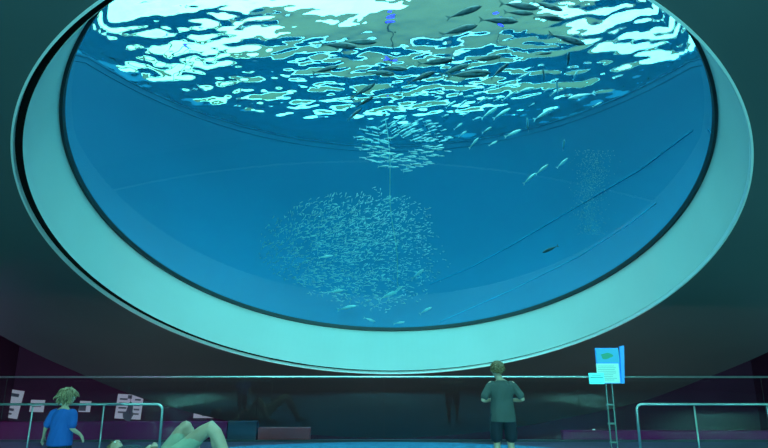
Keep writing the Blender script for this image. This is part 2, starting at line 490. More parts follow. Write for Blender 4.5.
# side strip slants: wider at the top right
bm = bmesh.new()
P = [lp(620, 346.5, -.0), lp(624, 345.5, -.0), lp(624.6, 383.5, -.0), lp(621.5, 383.5, -.0)]
loft(bm, [[p + Vector((0, -.004, 0)) for p in P], [p + Vector((0, .034, 0)) for p in P]], cap0=True, cap1=True)
bmesh.ops.recalc_face_normals(bm, faces=bm.faces[:]); link('side_strip', bm, M['sgblue'], s)
bm = bmesh.new()  # map blob
c = lp(606.5, 356, -.004)
ring = [c + Vector(((.075 + .014 * math.sin(3 * a + 1)) * math.cos(a), 0, (.038 + .008 * math.sin(2 * a)) * math.sin(a))) for a in [2 * PI * k / 28 for k in range(28)]]
loft(bm, [ring, [p + Vector((0, .006, 0)) for p in ring]], cap0=True, cap1=True); link('map_print', bm, M['sgmap'], brd)
random.seed(3)
for k in range(9):
    y = 366 + k * 1.75
    a = lp(598, y, -.004); b = lp(598 + random.uniform(15, 20), y, -.004)
    bm = bmesh.new(); box(bm, ((a.x + b.x) / 2, -.0025, a.z), (b.x - a.x, .002, .004)); link('lettering', bm, M['sgink'], brd)
pl = quad(588.5, 373, 604.5, 384, -.03, .02, M['sgplaq'], 'plaque')
for k, (x0, x1) in enumerate([(592, 601), (590.5, 603), (591, 600), (590.5, 602)]):
    a = lp(x0, 375.5 + 2.2 * k, -.042); b = lp(x1, 375.5 + 2.2 * k, -.042)
    bm = bmesh.new(); box(bm, ((a.x + b.x) / 2, -.041, a.z), (b.x - a.x, .002, .005 + (.006 if k == 1 else 0))); link('lettering', bm, M['sgink'], pl)

# ------------------------------------------------------------------ reflected posters, built as glowing sheets on the plum wall, and two small notices
def poster(label, x0, y0, x1, y1, shear, marks, cat='poster', name='reflection_or_notice', m='glowsheet', Y=None):
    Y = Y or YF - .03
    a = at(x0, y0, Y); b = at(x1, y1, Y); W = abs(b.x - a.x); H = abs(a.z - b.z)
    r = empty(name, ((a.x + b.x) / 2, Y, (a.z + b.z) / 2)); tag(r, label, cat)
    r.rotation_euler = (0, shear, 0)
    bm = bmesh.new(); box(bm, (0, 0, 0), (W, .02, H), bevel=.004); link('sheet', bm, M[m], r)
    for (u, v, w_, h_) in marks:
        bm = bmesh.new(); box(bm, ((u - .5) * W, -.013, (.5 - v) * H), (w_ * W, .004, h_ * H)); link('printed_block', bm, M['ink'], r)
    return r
poster('glass reflection of a tall narrow white poster with grey printed blocks, farthest left', 6.5, 390, 19, 418, .13, [(.5, .18, .5, .12), (.45, .5, .4, .05), (.45, .7, .45, .09), (.4, .85, .4, .07)])
poster('glass reflection of a small white notice with a grey corner just left of the child in blue', 31, 400, 43.5, 412, .03, [(.35, .3, .3, .08), (.5, .55, .6, .06)])
poster('glass reflection of a small white notice with a black square beside the child in blue', 80, 401, 90, 412, .03, [(.32, .55, .6, .7)])
r = poster('glass reflection of a large white poster of printed rows with a dark figure before it', 117.5, 394.5, 141, 419, .05, [(.25, y, .3, .07) for y in (.2, .38, .56, .74)] + [(.8, y, .22, .07) for y in (.2, .42, .6, .78)] + [(.48, .1, .16, .14)])
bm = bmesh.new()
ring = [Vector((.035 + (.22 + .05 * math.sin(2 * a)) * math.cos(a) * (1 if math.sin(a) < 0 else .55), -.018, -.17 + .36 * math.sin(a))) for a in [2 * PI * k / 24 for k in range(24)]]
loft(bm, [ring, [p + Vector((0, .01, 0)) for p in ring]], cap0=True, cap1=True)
o = link('figure_reflection', bm, M['ink'], r)  # dark shape stands in for a person reflected in the glass
poster('glass reflection of a wide low white notice with a dark middle, left of the knees', 194, 409, 215, 418, .0, [(.5, .5, .2, .6), (.75, .3, .3, .3)])
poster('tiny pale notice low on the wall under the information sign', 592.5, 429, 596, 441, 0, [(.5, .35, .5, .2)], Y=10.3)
poster('tiny faint notice low on the wall between sign and right handrail', 629.5, 437, 634, 441, 0, [], m='paper', Y=10.3)

# ------------------------------------------------------------------ fish
def fish_meshes(L, deep, hi, body_m, fin_m):
    """returns body, tail_fin, dorsal_fin, pectoral_fin meshes; head at +x"""
    prof = [(.50, .0, .0), (.47, .022, .03), (.42, .045, .062), (.34, .066, .095), (.22, .078, .118), (.08, .078, .122), (-.06, .066, .105), (-.2, .045, .075), (-.32, .022, .04), (-.40, .01, .018), (-.44, .008, .022)]
    n = 16 if hi else 7
    P = prof if hi else prof[::2] + [prof[-1]]
    bm = bmesh.new()
    rings = [[Vector((x * L, max(w, .002) * L * .9 * math.cos(2 * PI * k / n), (max(h, .002) * deep) * L * math.sin(2 * PI * k / n) - (0.01 * L if x > .3 else 0))) for k in range(n)] for x, w, h in P]
    loft(bm, rings, cap0=True, cap1=True)
    def fin(bm, pts, th=.006):
        a = [Vector((x * L, -th * L / 2, z * L)) for x, z in pts]; b = [v + Vector((0, th * L, 0)) for v in a]
        loft(bm, [a, b], cap0=True, cap1=True)
    tail = [(-.42, .012), (-.47, .06), (-.56, .15), (-.545, .08), (-.50, .0), (-.545, -.08), (-.56, -.15), (-.47, -.06), (-.42, -.012)]
    d = .115 * deep
    dors = [(.12, d * .9), (.06, d + .05), (-.02, d * .93 + .02), (-.3, .055), (-.3, .03), (-.05, d * .85)]
    anal = [(-.02, -d * .85), (-.08, -d - .04), (-.14, -d * .8 - .01), (-.3, -.05), (-.3, -.03), (-.1, -d * .75)]
    if not hi:
        fin(bm, tail[:4] + tail[4:], .01)
        bmesh.ops.recalc_face_normals(bm, faces=bm.faces[:])
        me = bpy.data.meshes.new('small_fish'); bm.to_mesh(me); bm.free(); me.materials.append(body_m)
        me.polygons.foreach_set('use_smooth', [True] * len(me.polygons))
        return [('body', me)]
    out = []
    def fl(name, bm, m, sm=False):
        bmesh.ops.recalc_face_normals(bm, faces=bm.faces[:])
        me = bpy.data.meshes.new(name); bm.to_mesh(me); bm.free(); me.materials.append(m)
        if sm: me.polygons.foreach_set('use_smooth', [True] * len(me.polygons))
        out.append((name, me))
    fl('body', bm, body_m, True)
    for nm, pts in (('tail_fin', tail), ('dorsal_fin', dors), ('anal_fin', anal)):
        bm = bmesh.new(); fin(bm, pts); fl(nm, bm, fin_m)
    for sg in (-1, 1):
        bm = bmesh.new()
        a = [Vector((.26 * L, sg * .066 * L, -.01 * L)), Vector((.12 * L, sg * .12 * L, -.05 * L)), Vector((.2 * L, sg * .068 * L, -.045 * L))]
        loft(bm, [a, [v + Vector((0, 0, .005 * L)) for v in a]], cap0=True, cap1=True)
        fl('pectoral_fin', bm, fin_m)
    for sg in (-1, 1):
        bm = bmesh.new(); bmesh.ops.create_icosphere(bm, subdivisions=1, radius=.013 * L, matrix=Matrix.Translation((.43 * L, sg * .042 * L, .012 * L)))
        fl('eye', bm, M['eye'], True)
    return out
JACK = fish_meshes(1, 1.0, True, M['fishdark'], M['fin'])
MIDF = fish_meshes(1, 1.0, True, M['fishpale'], M['fishpale'])[:3]
TINY = fish_meshes(1, .85, False, M['fishtiny'], M['fin'])[0][1]
TINY.name = 'sardine'
TINYB = TINY.copy(); TINYB.materials.clear(); TINYB.materials.append(M['fishpale'])

def orient(head, tail, roll=0):
    x = (head - tail).normalized()
    z = Vector((0, 0, 1)); z = (z - x * z.dot(x)).normalized(); y = z.cross(x)
    m = Matrix((x, y, z)).transposed()
    if roll: m = m @ Matrix.Rotation(roll, 3, 'X')
    return m
def put_fish(kind, hp, tp, s, label, group=None, ds=.0, name='jack_fish', cat='fish', roll=0):
    s = inside((hp[0] + tp[0]) / 2, (hp[1] + tp[1]) / 2, s, .5)
    a = refr(hp[0], hp[1], s + ds / 2); b = refr(tp[0], tp[1], s - ds / 2)
    L = (a - b).length / 1.04
    r = empty(name); r.location = (a + b) / 2
    r.rotation_euler = orient(a, b, roll).to_euler(); r.scale = (L, L, L)
    for nm, me in kind:
        o = bpy.data.objects.new(nm, me); COL.objects.link(o); o.parent = r
    return tag(r, label, cat, group)

big = [
 ((377.5, 42), (345, 42.3), 3.3, 'dark fish swimming right under the bright patch, upper of the left pair'),
 ((358, 46.8), (321, 44.6), 2.6, 'dark slim fish just below and left of its paired neighbour, facing right'),
 ((339.5, 66), (313, 73), 3.6, 'small dark fish tilted nose up, farthest left of the big fish'),
 ((408.2, 69.2), (379, 68.0), 3.4, 'dark plump fish over the pale ripples, overlapping a slimmer one below'),
 ((395.7, 74), (365.4, 72.3), 3.2, 'slim dark fish half behind the plump one over the pale ripples'),
 ((436, 71.4), (408, 83), 3.4, 'dark fish nose up to the right, just right of the overlapping pair'),
 ((455, 59.4), (418.3, 64.3), 3.3, 'dark fish level below the grey band, left of the long ripple fish'),
 ((482.7, 5.8), (447.3, 18.5), 3.0, 'dark fish nose up at the top edge, left of the purple light'),
 ((478.5, 25), (441, 35), 3.0, 'dark fish with bright back, second below the top edge'),
 ((519.2, 21.5), (480, 20.0), 3.0, 'dark level fish facing right directly under the crowded top group'),
 ((540, 8.5), (500.4, 3.8), 2.8, 'largest dark fish of the crowded group at the top edge'),
 ((534.8, 13.5), (504.6, 12.5), 3.3, 'dark fish partly hidden below the largest fish at the top'),
 ((564, 10.8), (533, 2.0), 3.0, 'dark fish nose down, uppermost on the right of the top group'),
 ((565.6, 19.8), (533.8, 16.3), 3.0, 'dark slim fish lowest on the right of the top group'),
 ((586.3, 44.6), (549.4, 34.4), 3.0, 'lone dark fish with forked tail heading down right beside bright ripples'),
 ((502.5, 56), (471, 61), 3.5, 'dark fish along the yellow-edged ripple in the middle right'),
 ((492, 72.5), (448, 76), 3.6, 'long dark fish lying level at the edge of the deep blue'),
 ((470, 64.0), (441, 75), 4.7, 'dim fish rising right, crossing behind the long level one'),
 ((569, 52), (567.5, 68), 3.4, 'dark fish swimming straight up below the bright right ripples'),
 ((552.5, 52.6), (536, 54.8), 3.6, 'short dark fish level beside a bright ripple ring'),
 ((543, 68.7), (544.5, 81), 3.8, 'small dim fish pointing up left of the straight-up one'),
 ((508.7, 63), (491, 79), 3.6, 'dark fish rising steeply right of the long level fish'),
 ((375.5, 83.5), (353, 97), 3.9, 'grey fish nose up, highest of the three above the small ball'),
 ((374, 96.5), (356, 107), 4.0, 'grey fish nose up, middle of the three above the small ball'),
 ((361.5, 108.5), (348, 120), 4.1, 'grey fish nose up, lowest of the three above the small ball'),
]
for h, t, s, lb in big:
    put_fish(JACK, h, t, s, lb, ds=random.uniform(-.15, .15))

mid = [((535, 88), (517, 92)), ((516, 91.5), (502, 101)), ((567, 99.3), (594, 93.4)), ((602, 102), (592.7, 107.3)), ((555, 107.6), (534, 120)),
 ((527, 117.5), (528.4, 131)), ((521.7, 129.6), (505, 137)), ((511, 108), (493.6, 118.8)), ((497.6, 106.8), (481.5, 118.8)), ((481, 117), (473, 120)),
 ((492, 127), (482.3, 133)), ((497.6, 141), (489, 145.6)), ((478.8, 137.6), (469.5, 148.3)), ((466.8, 131), (458.8, 136.8)), ((462.8, 122.9), (454, 129.6)),
 ((466.8, 100), (457.4, 108)), ((456, 101), (446, 108)), ((449, 114.5), (442, 117)), ((564.6, 139.5), (563, 150)), ((556.5, 81), (558, 95)),
 ((550, 88), (544, 92)), ((557, 91), (550, 96)), ((535, 103), (529, 106.5)), ((474, 96), (464, 97)), ((483, 92), (472, 96)), ((497, 87), (484, 90)), ((512, 82), (498, 86)),
 ((443, 97), (434, 101)), ((432, 104), (424, 107)), ((528, 74), (517, 79)), ((578, 70), (573, 80)), ((489, 97), (478, 103)), ((470, 112), (463, 116)), ((503, 97), (494, 101))]
for h, t in mid:
    put_fish(MIDF, h, t, 4.6 + random.uniform(-.6, .9), 'slender pale silver fish in the loose school drifting below the right-hand ripples', 'loose silver school on the right', ds=random.uniform(-.1, .1), name='silver_fish')
low_f = [((548.5, 164.4), (536, 174.3), 'bright silver fish nose up right, front of the tandem pair in open blue'),
 ((536, 173), (523.6, 184), 'bright silver fish following close behind its twin in open blue'),
 ((568, 158), (557, 168), 'lone silver fish just right of the tandem pair, nose up right'),
 ((333.5, 255.5), (319, 258), 'brightest fish level inside the left half of the large bait ball'),
 ((344, 290), (328, 293), 'pale blue fish level at the lower left of the large bait ball'),
 ((398, 291), (380, 299), 'pale fish rising right below the large bait ball, beside the rope end'),
 ((424, 269), (412, 279), 'pale fish nose up at the right of the large bait ball'),
 ((357, 305.5), (338, 310), 'pale cyan fish nearly level beneath the middle of the bait ball'),
 ((432, 307), (420, 314), 'small pale fish lowest on the right near the window rim'),
 ((403, 286), (394, 292), 'dim pale fish tucked behind the one by the rope end'),
 ((376, 322), (364, 318), 'blurry pale fish at the window rim, left of centre bottom'),
 ((405, 322), (394, 324), 'blurry pale fish at the window rim, right of centre bottom')]
for h, t, lb in low_f:
    put_fish(MIDF, h, t, 3.0 if h[1] > 240 else 5.0, lb, name='silver_fish', ds=random.uniform(-.1, .1))
put_fish(JACK, (542, 253), (558, 246), 2.4, 'small dark greenish fish low on the right against the tank wall')

# small ball under the surface: a ring-shaped school
random.seed(11)
def tiny(P, X, L, label, group, roll=0):
    o = bpy.data.objects.new('schooling_fish', TINYB if 'ring' in label else TINY); COL.objects.link(o)
    o.location = P; o.rotation_euler = orient(P + X, P, roll).to_euler(); o.scale = (L, L, L)
    tag(o, label, 'fish', group); return o
C0 = refr(404, 143, 5.6)
k_ = (refr(414, 143, 5.6) - refr(404, 143, 5.6)).length / 10     # metres per pixel there
right = Vector((1, 0, 0)); away = Vector((0, 1, 0)); up = Vector((0, 0, 1))
placed = []
for i in range(700):
    if len(placed) >= 150: break
    a = random.uniform(0, 2 * PI)
    rr = random.gauss(.72, .2); rr = max(.3, min(1.1, rr))
    px = 404 + 42 * rr * math.cos(a); py = 146 + 23 * rr * math.sin(a) - (3 if math.sin(a) < 0 else 0)
    P = refr(px, py, 5.6 - .9 * rr * math.sin(a) + random.uniform(-.25, .25))
    tang = (-math.sin(a) * .3, math.cos(a) * .3)
    X = right * (.9 + tang[0]) + up * (.42 - .38 * math.sin(a) + random.gauss(0, .12)) + away * (.4 * math.cos(a))
    if a > 2.2 and a < 3.9: X = right * .95 + up * random.gauss(0, .15) + away * .3
    if any((P - p).length < .145 for p in placed): continue
    placed.append(P)
    tiny(P, X, k_ * random.uniform(6, 11.5), 'tiny bright silver fish in the small ring-shaped school under the ripples', 'small ring-shaped school', random.uniform(-.6, .6))

# the large bait ball
pts = []
while len(pts) < 2600:
    u, v, w_ = random.uniform(-1, 1), random.uniform(-1, 1), random.uniform(-1, 1)
    r2 = u * u + v * v + w_ * w_
    if r2 > 1 or r2 < .12 * random.random(): continue
    px = 354 + 98 * u + 14 * v * (v > 0) ; py = 250 + 58 * v - 6 * (u > .2)
    if v > .2: py += 10 * (u > 0) * v
    lim_ = inside(px, py, 99, .3)
    s_ = min(4.4, lim_ - 1.5) + 1.5 * w_
    if s_ < .4 or s_ > lim_: continue
    if px < 256 or (px - 430) > 0 and random.random() < .6: continue
    P = refr(px, py, s_)
    X = Vector((w_ * -1.0 + .35, u * 1.0, .18 + .25 * math.sin(3 * u) - .3 * v)) + Vector([random.gauss(0, .28) for _ in range(3)])
    if X.x < 0: X.x *= -.6
    pts.append((s_, P, X, random.uniform(.075, .13)))
pts.sort(key=lambda q: q[0])
for s_, P, X, L in pts[:150]:
    tiny(P, X, L, 'tiny pale silver fish in the near side of the large round bait ball', 'large bait ball near side', random.uniform(-.7, .7))
bm = bmesh.new()
for s_, P, X, L in pts[150:]:
    m4 = Matrix.Translation(P) @ orient(P + X, P, random.uniform(-.7, .7)).to_4x4() @ Matrix.Scale(L, 4)
    n0 = len(bm.verts)
    bm.from_mesh(TINY); bm.verts.ensure_lookup_table()
    for vtx in bm.verts[n0:]: vtx.co = m4 @ vtx.co
o = link('fish_school', bm, M['fishtiny'], smooth=True)
tag(o, 'dense mass of tiny pale fish filling the far side of the large bait ball', 'fish', kind='stuff')

# rope hanging through the two schools
bm = bmesh.new(); a = refr(385.5, 120, 6.3); b = refr(398, 286, inside(398, 286, 6.3, .15))
tube(bm, [a.lerp(b, k / 20) + Vector((.04 * math.sin(k * .5), 0, 0)) for k in range(21)], .012, 8)
tag(link('mooring_rope', bm, M['rope'], smooth=True), 'thin white rope hanging down from the small school through the big bait ball', 'rope')
# pale ghost on the right: a window reflection modelled as scattered small spheres
bm = bmesh.new(); random.seed(5)
for i in range(1300):
    v = random.random(); px = 591 + random.gauss(0, 9 - 3 * v) + (3 * math.sin(v * 7)); py = 150 + 85 * v
    P = refr(px, py, inside(px, py, 5.6, .9) + random.uniform(-.4, .4))
    bmesh.ops.create_icosphere(bm, subdivisions=1, radius=random.uniform(.004, .009), matrix=Matrix.Translation(P))
tag(link('ghost_reflection', bm, M['rope'], smooth=True), 'faint pale window reflection on the right side of the tank, built from tiny spheres', 'bubbles', kind='stuff')

# ------------------------------------------------------------------ people
def to_bm(me):
    bm = bmesh.new(); bm.from_mesh(me); return bm
def evaluated(me, mods):
    o = bpy.data.objects.new('tmp', me); COL.objects.link(o)
    for t, kw in mods:
        md = o.modifiers.new(t, t)
        for k, v in kw.items(): setattr(md, k, v)
    dg = bpy.context.evaluated_depsgraph_get(); dg.update()
    r = bpy.data.meshes.new_from_object(o.evaluated_get(dg))
    bpy.data.objects.remove(o)
    return r
def chain(bm, pts, rads, n=14, flat=1.0):
    """smooth tapering limb with round ends"""
    P = [Vector(p) for p in pts]; Q = []; Rr = []
    for i in range(len(P) - 1):
        p0 = P[max(0, i - 1)]; p1 = P[i]; p2 = P[i + 1]; p3 = P[min(len(P) - 1, i + 2)]
        for k in range(5):
            t = k / 5
            # half-way between straight and Catmull-Rom so joints bend but stay joints
            cr = .5 * ((2 * p1) + (-p0 + p2) * t + (2 * p0 - 5 * p1 + 4 * p2 - p3) * t * t + (-p0 + 3 * p1 - 3 * p2 + p3) * t ** 3)
            Q.append(cr.lerp(p1.lerp(p2, t), .5)); Rr.append(rads[i] * (1 - t) + rads[i + 1] * t)
    Q.append(P[-1]); Rr.append(rads[-1])
    tube(bm, Q, Rr, n, True, flat)
    for p, r in ((Q[0], Rr[0]), (Q[-1], Rr[-1])):
        bmesh.ops.create_uvsphere(bm, u_segments=12, v_segments=8, radius=r, matrix=Matrix.Translation(p))
def ell(bm, c, r, rot=None, seg=24):
    m = Matrix.Translation(Vector(c))
    if rot is not None: m = m @ rot.to_4x4()
    bmesh.ops.create_uvsphere(bm, u_segments=seg, v_segments=seg * 2 // 3, radius=1, matrix=m @ Matrix.Diagonal((r[0], r[1], r[2], 1)))
def remeshed(name, bm, m, parent, vox, sm=2):
    me = bpy.data.meshes.new('t'); bm.to_mesh(me); bm.free()
    r = evaluated(me, [('REMESH', dict(mode='VOXEL', voxel_size=vox)), ('SMOOTH', dict(factor=.5, iterations=sm))])
    r.name = name; r.materials.clear(); r.materials.append(m)
    r.polygons.foreach_set('use_smooth', [True] * len(r.polygons))
    o = bpy.data.objects.new(name, r); COL.objects.link(o); o.parent = parent
    return o
def hand(bm, wrist, fwd, palmn, side, s, curl=.35):
    """palm and five fingers; fwd = finger direction, palmn = palm normal, side = +1 puts the thumb on palmn x fwd side"""
    f = Vector(fwd).normalized(); n = Vector(palmn); n = (n - f * n.dot(f)).normalized(); t = n.cross(f) * side
    w = Vector(wrist)
    R3 = Matrix((t, f, n)).transposed()
    ell(bm, w + f * .042 * s, (.032 * s, .046 * s, .014 * s), R3, 14)
    for k, (off, L) in enumerate([(.024, .058), (.008, .066), (-.008, .062), (-.023, .048)]):
        b = w + f * .07 * s + t * off * s; pts = [b - f * .02 * s, b]; a = 0; p = b.copy(); d = f.copy()
        for q in (.45, .32, .23):
            a += curl * (.7 if q == .45 else 1.1)
            d = f * math.cos(a) + n * math.sin(a); p = p + d * L * s * q; pts.append(p.copy())
        chain(bm, pts, [.0085 * s, .0085 * s, .008 * s, .0072 * s, .006 * s], 8)
    b = w + t * .024 * s + f * .018 * s
    chain(bm, [b, b + (t * .6 + f * .7 + n * .2) * .032 * s, b + (t * .75 + f * 1.6 + n * .5) * .034 * s], [.011 * s, .0095 * s, .007 * s], 8)
def head(bm, c, s, R3, neck_from):
    """head of height .22*s; R3 columns: right, forward(face), up"""
    def T(x, y, z): return Vector(c) + R3 @ (Vector((x, y, z)) * s)
    ell(bm, T(0, -.008, .02), (.074 * s, .092 * s, .09 * s), R3)
    ell(bm, T(0, .018, -.035), (.058 * s, .068 * s, .07 * s), R3)
    ell(bm, T(0, .045, -.078), (.03 * s, .03 * s, .024 * s), R3, 14)      # chin
    chain(bm, [T(0, .082, .01), T(0, .103, -.022)], [.008 * s, .013 * s], 8)  # nose
    ell(bm, T(0, .088, .026), (.04 * s, .012 * s, .01 * s), R3, 12)       # brow
    ell(bm, T(0, .082, -.053), (.022 * s, .012 * s, .009 * s), R3, 12)    # lips
    for g in (-1, 1):
        ell(bm, T(g * .077, -.004, -.008), (.008 * s, .02 * s, .03 * s), R3, 12)
    chain(bm, [neck_from, T(0, -.02, -.06)], [.046 * s, .044 * s], 14)
def face_parts(c, s, R3, parent):
    def T(x, y, z): return Vector(c) + R3 @ (Vector((x, y, z)) * s)
    for g in (-1, 1):
        bm = bmesh.new(); ell(bm, T(g * .03, .079, .008), (.012 * s, .009 * s, .0075 * s), R3, 10); e = link('eye', bm, M['eyew'], parent, smooth=True)
        bm = bmesh.new(); ell(bm, T(g * .03, .0865, .008), (.005 * s, .003 * s, .005 * s), R3, 8); link('pupil', bm, M['eye'], e, smooth=True)
    bm = bmesh.new(); ell(bm, T(0, .093, -.053), (.019 * s, .004 * s, .005 * s), R3, 10); link('mouth', bm, M['lip'], parent, smooth=True)
def hair(c, s, R3, parent, m, length, n, seed, cap=1.0, wild=.012):
    random.seed(seed)
    def T(x, y, z): return Vector(c) + R3 @ (Vector((x, y, z)) * s)
    bm = bmesh.new()
    ell(bm, T(0, -.016, .03), (.078 * s, .09 * s, .085 * s), R3)
    for i in range(n):
        a = random.uniform(0, 2 * PI); e = random.uniform(-.25, 1.45)
        if math.sin(a) > .35 and e < .55: continue
        x, y, z = math.cos(e) * math.cos(a), math.cos(e) * math.sin(a), math.sin(e)
        p = Vector((.072 * x, -.016 + .084 * y, .03 + .078 * z))
        ou = Vector((x, y, z)); dn = Vector((0, 0, -1)) + Vector((random.gauss(0, .35), random.gauss(0, .35), 0))
        dn = (dn - ou * dn.dot(ou)).normalized()
        L = length * random.uniform(.6, 1.1)
        q = [p]; d = (dn + ou * .35).normalized()
        for k in range(4):
            q.append(q[-1] + d * L / 4 + Vector((random.gauss(0, wild), random.gauss(0, wild), 0)))
            d = (d * .7 + Vector((0, 0, -1)) * .45 + ou * (.08 if length > .08 else .0)).normalized()
        r0 = random.uniform(.009, .014)
        tube(bm, [T(*v) for v in q], [r0 * s * f for f in (.8, 1, .9, .65, .25)], 6)
    return link('hair', bm, m, parent, smooth=True)
def cloth(bm, rings, n=28, wr=.004, seed=0):
    """rings: (centre, half width x, half depth y [, axis matrix]) lofted into a garment with soft folds"""
    RR = []
    for i, (c, rx, ry) in enumerate(rings):
        RR.append([Vector(c) + Vector(((rx + wr * noise.noise(Vector((3 * math.cos(2 * PI * k / n), 3 * math.sin(2 * PI * k / n), i * .9 + seed)))) * math.cos(2 * PI * k / n), (ry + wr * noise.noise(Vector((4 * math.cos(2 * PI * k / n), i * .8, seed)))) * math.sin(2 * PI * k / n), 0)) for k in range(n)])
    loft(bm, RR, cap0=True, cap1=True)

def standing(name_lab, base, rz, J, hc, hs, Rh, mats, hairp, sleeves, shirt, shorts, hands):
    r = empty('person', base, rz); tag(r, name_lab, 'person')
    S = J['s']
    bm = bmesh.new()
    for g, L in ((-1, J['L']), (1, J['R'])):
        chain(bm, [L['hip'], L['knee'], L['ankle']], [.062 * S, .045 * S, .03 * S])
        k, a = Vector(L['knee']), Vector(L['ankle'])
        ell(bm, k.lerp(a, .3) + Vector((0, -.012 * S, 0)), (.042 * S, .045 * S, .09 * S))
        ell(bm, a + Vector((0, -.015 * S, -.02 * S)), (.03 * S, .035 * S, .035 * S))
        chain(bm, [L['sho'], L['elb'], L['wri']], [.042 * S, .031 * S, .021 * S])
    for L, (w, f, nn, sd) in zip((J['L'], J['R']), hands): hand(bm, w, f, nn, sd, S * .92)
    ell(bm, J['pelvis'], (.125 * S, .085 * S, .1 * S)); ell(bm, J['belly'], (.11 * S, .078 * S, .13 * S)); ell(bm, J['chest'], (.135 * S, .085 * S, .14 * S))
    head(bm, hc, hs, Rh, J['neck'])
    remeshed('body', bm, M['skin'], r, .009)
    face_parts(hc, hs, Rh, r)
    hair(hc, hs, Rh, r, *hairp)
    bm = bmesh.new(); cloth(bm, shirt, wr=.016, seed=1)
    for pts, rr in sleeves: chain(bm, pts, rr, 16)
    remeshed('shirt', bm, mats[0], r, .009, 3)
    bm = bmesh.new()
    for pts, rr in shorts: chain(bm, pts, rr, 18)
    ell(bm, J['pelvis'], (.14 * S, .105 * S, .11 * S))
    remeshed('shorts', bm, mats[1], r, .01, 3)
    for L in (J['L'], J['R']):
        a = Vector(L['ankle']); bm = bmesh.new()
        t = L['toe']
        ell(bm, (a.x, a.y + .0, .045 * S), (.04 * S, .05 * S, .045 * S)); ell(bm, ((a.x + t[0]) / 2, (a.y + t[1]) / 2, .034 * S), (.042 * S, .095 * S, .034 * S))
        ell(bm, (t[0], t[1] - .02, .028 * S), (.042 * S, .05 * S, .028 * S))
        box(bm, ((a.x + t[0]) / 2, (a.y + t[1]) / 2 - .005, .009), (.075 * S, .22 * S, .018))
        remeshed('shoe', bm, M['shoe'], r, .008)
    return r
def rotm(yaw, pitch=0, roll=0):
    return (Matrix.Rotation(yaw, 3, 'Z') @ Matrix.Rotation(pitch, 3, 'X') @ Matrix.Rotation(roll, 3, 'Y'))

# boy looking up at the tank, seen from behind (1.35 m)
bx = at(504, 440, 7.4)
J = dict(s=1.0, pelvis=(0, 0, .70), belly=(0, 0, .83), chest=(0, -.005, .98), neck=(0, -.01, 1.08),
         L=dict(hip=(-.075, 0, .68), knee=(-.085, .015, .37), ankle=(-.095, -.01, .075), toe=(-.11, .13, 0), sho=(-.135, 0, 1.05), elb=(-.245, -.05, .86), wri=(-.12, .13, .85)),
         R=dict(hip=(.075, 0, .68), knee=(.085, .015, .37), ankle=(.095, -.01, .075), toe=(.115, .13, 0), sho=(.135, 0, 1.05), elb=(.25, -.05, .87), wri=(.12, .13, .85)))
standing('boy standing with his back turned, grey T-shirt and navy shorts, elbows out, looking up', (bx.x, 7.4, .012), -.04, J,
         (-.045, .0, 1.232), 1.0, rotm(.12, .32, .0), (M['shirtg'], M['shortn']), (M['hairb'], .035, 420, 4, 1, .004),
         [([(-.12, 0, 1.05), (-.16, -.01, 1.02), (-.222, -.04, .905)], [.045, .046, .052]), ([(.12, 0, 1.05), (.16, -.01, 1.02), (.226, -.04, .915)], [.045, .046, .052])],
         [((0, -.005, .60), .165, .115), ((0, -.005, .66), .16, .112), ((0, 0, .76), .148, .105), ((0, 0, .87), .142, .1), ((0, -.005, .98), .15, .1), ((0, -.008, 1.05), .145, .085), ((0, -.01, 1.085), .09, .06), ((-.0, -.01, 1.105), .058, .054)],
         [([(-.075, 0, .68), (-.085, .0, .55), (-.092, .0, .42)], [.085, .082, .078]), ([(.075, 0, .68), (.085, .0, .55), (.092, .0, .42)], [.085, .082, .078])],
         [((-.12, .13, .85), (.85, .5, -.05), (0, -1, .1), 1), ((.12, .13, .85), (-.85, .5, -.05), (0, -1, .1), -1)])

# small child in blue at the left (1.03 m)
cx = at(60, 440, 6.2)
J = dict(s=.80, pelvis=(0, 0, .50), belly=(0, 0, .60), chest=(0, -.0, .72), neck=(.01, .0, .80),
         L=dict(hip=(-.06, 0, .49), knee=(-.06, .03, .27), ankle=(-.06, -.01, .06), toe=(-.07, .10, 0), sho=(-.115, 0, .765), elb=(-.17, -.03, .65), wri=(-.235, .03, .54)),
         R=dict(hip=(.06, 0, .49), knee=(.07, .02, .27), ankle=(.075, -.02, .06), toe=(.10, .09, 0), sho=(.115, 0, .765), elb=(.15, -.03, .63), wri=(.20, .06, .56)))
chd = standing('small child with tangled blonde hair and blue T-shirt, back turned, beside left rail', (cx.x, 6.2, .013), -.12, J,
         (.02, .02, .915), .74, rotm(-.75, -.08, .0), (M['shirtb'], M['shortk']), (M['hairy'], .12, 420, 9, 1, .011),
         [([(-.1, 0, .765), (-.125, 0, .75), (-.165, -.02, .665)], [.045, .05, .046]), ([(.1, 0, .765), (.125, 0, .75), (.148, -.02, .66)], [.045, .05, .048])],
         [((0, 0, .46), .145, .105), ((0, 0, .52), .14, .102), ((0, 0, .6), .13, .096), ((0, 0, .68), .125, .09), ((0, 0, .745), .125, .082), ((0, 0, .785), .09, .06), ((.005, 0, .81), .05, .048)],
         [([(-.06, 0, .49), (-.062, .01, .40), (-.064, .01, .31)], [.074, .072, .068]), ([(.06, 0, .49), (.066, .01, .40), (.072, .01, .31)], [.074, .072, .068])],
         [((-.235, .03, .54), (-.35, .2, -.8), (1, 0, -.4), 1), ((.20, .06, .56), (.5, .25, -.75), (-1, 0, -.5), -1)])

chd.scale = (.9, .95, 1.06)
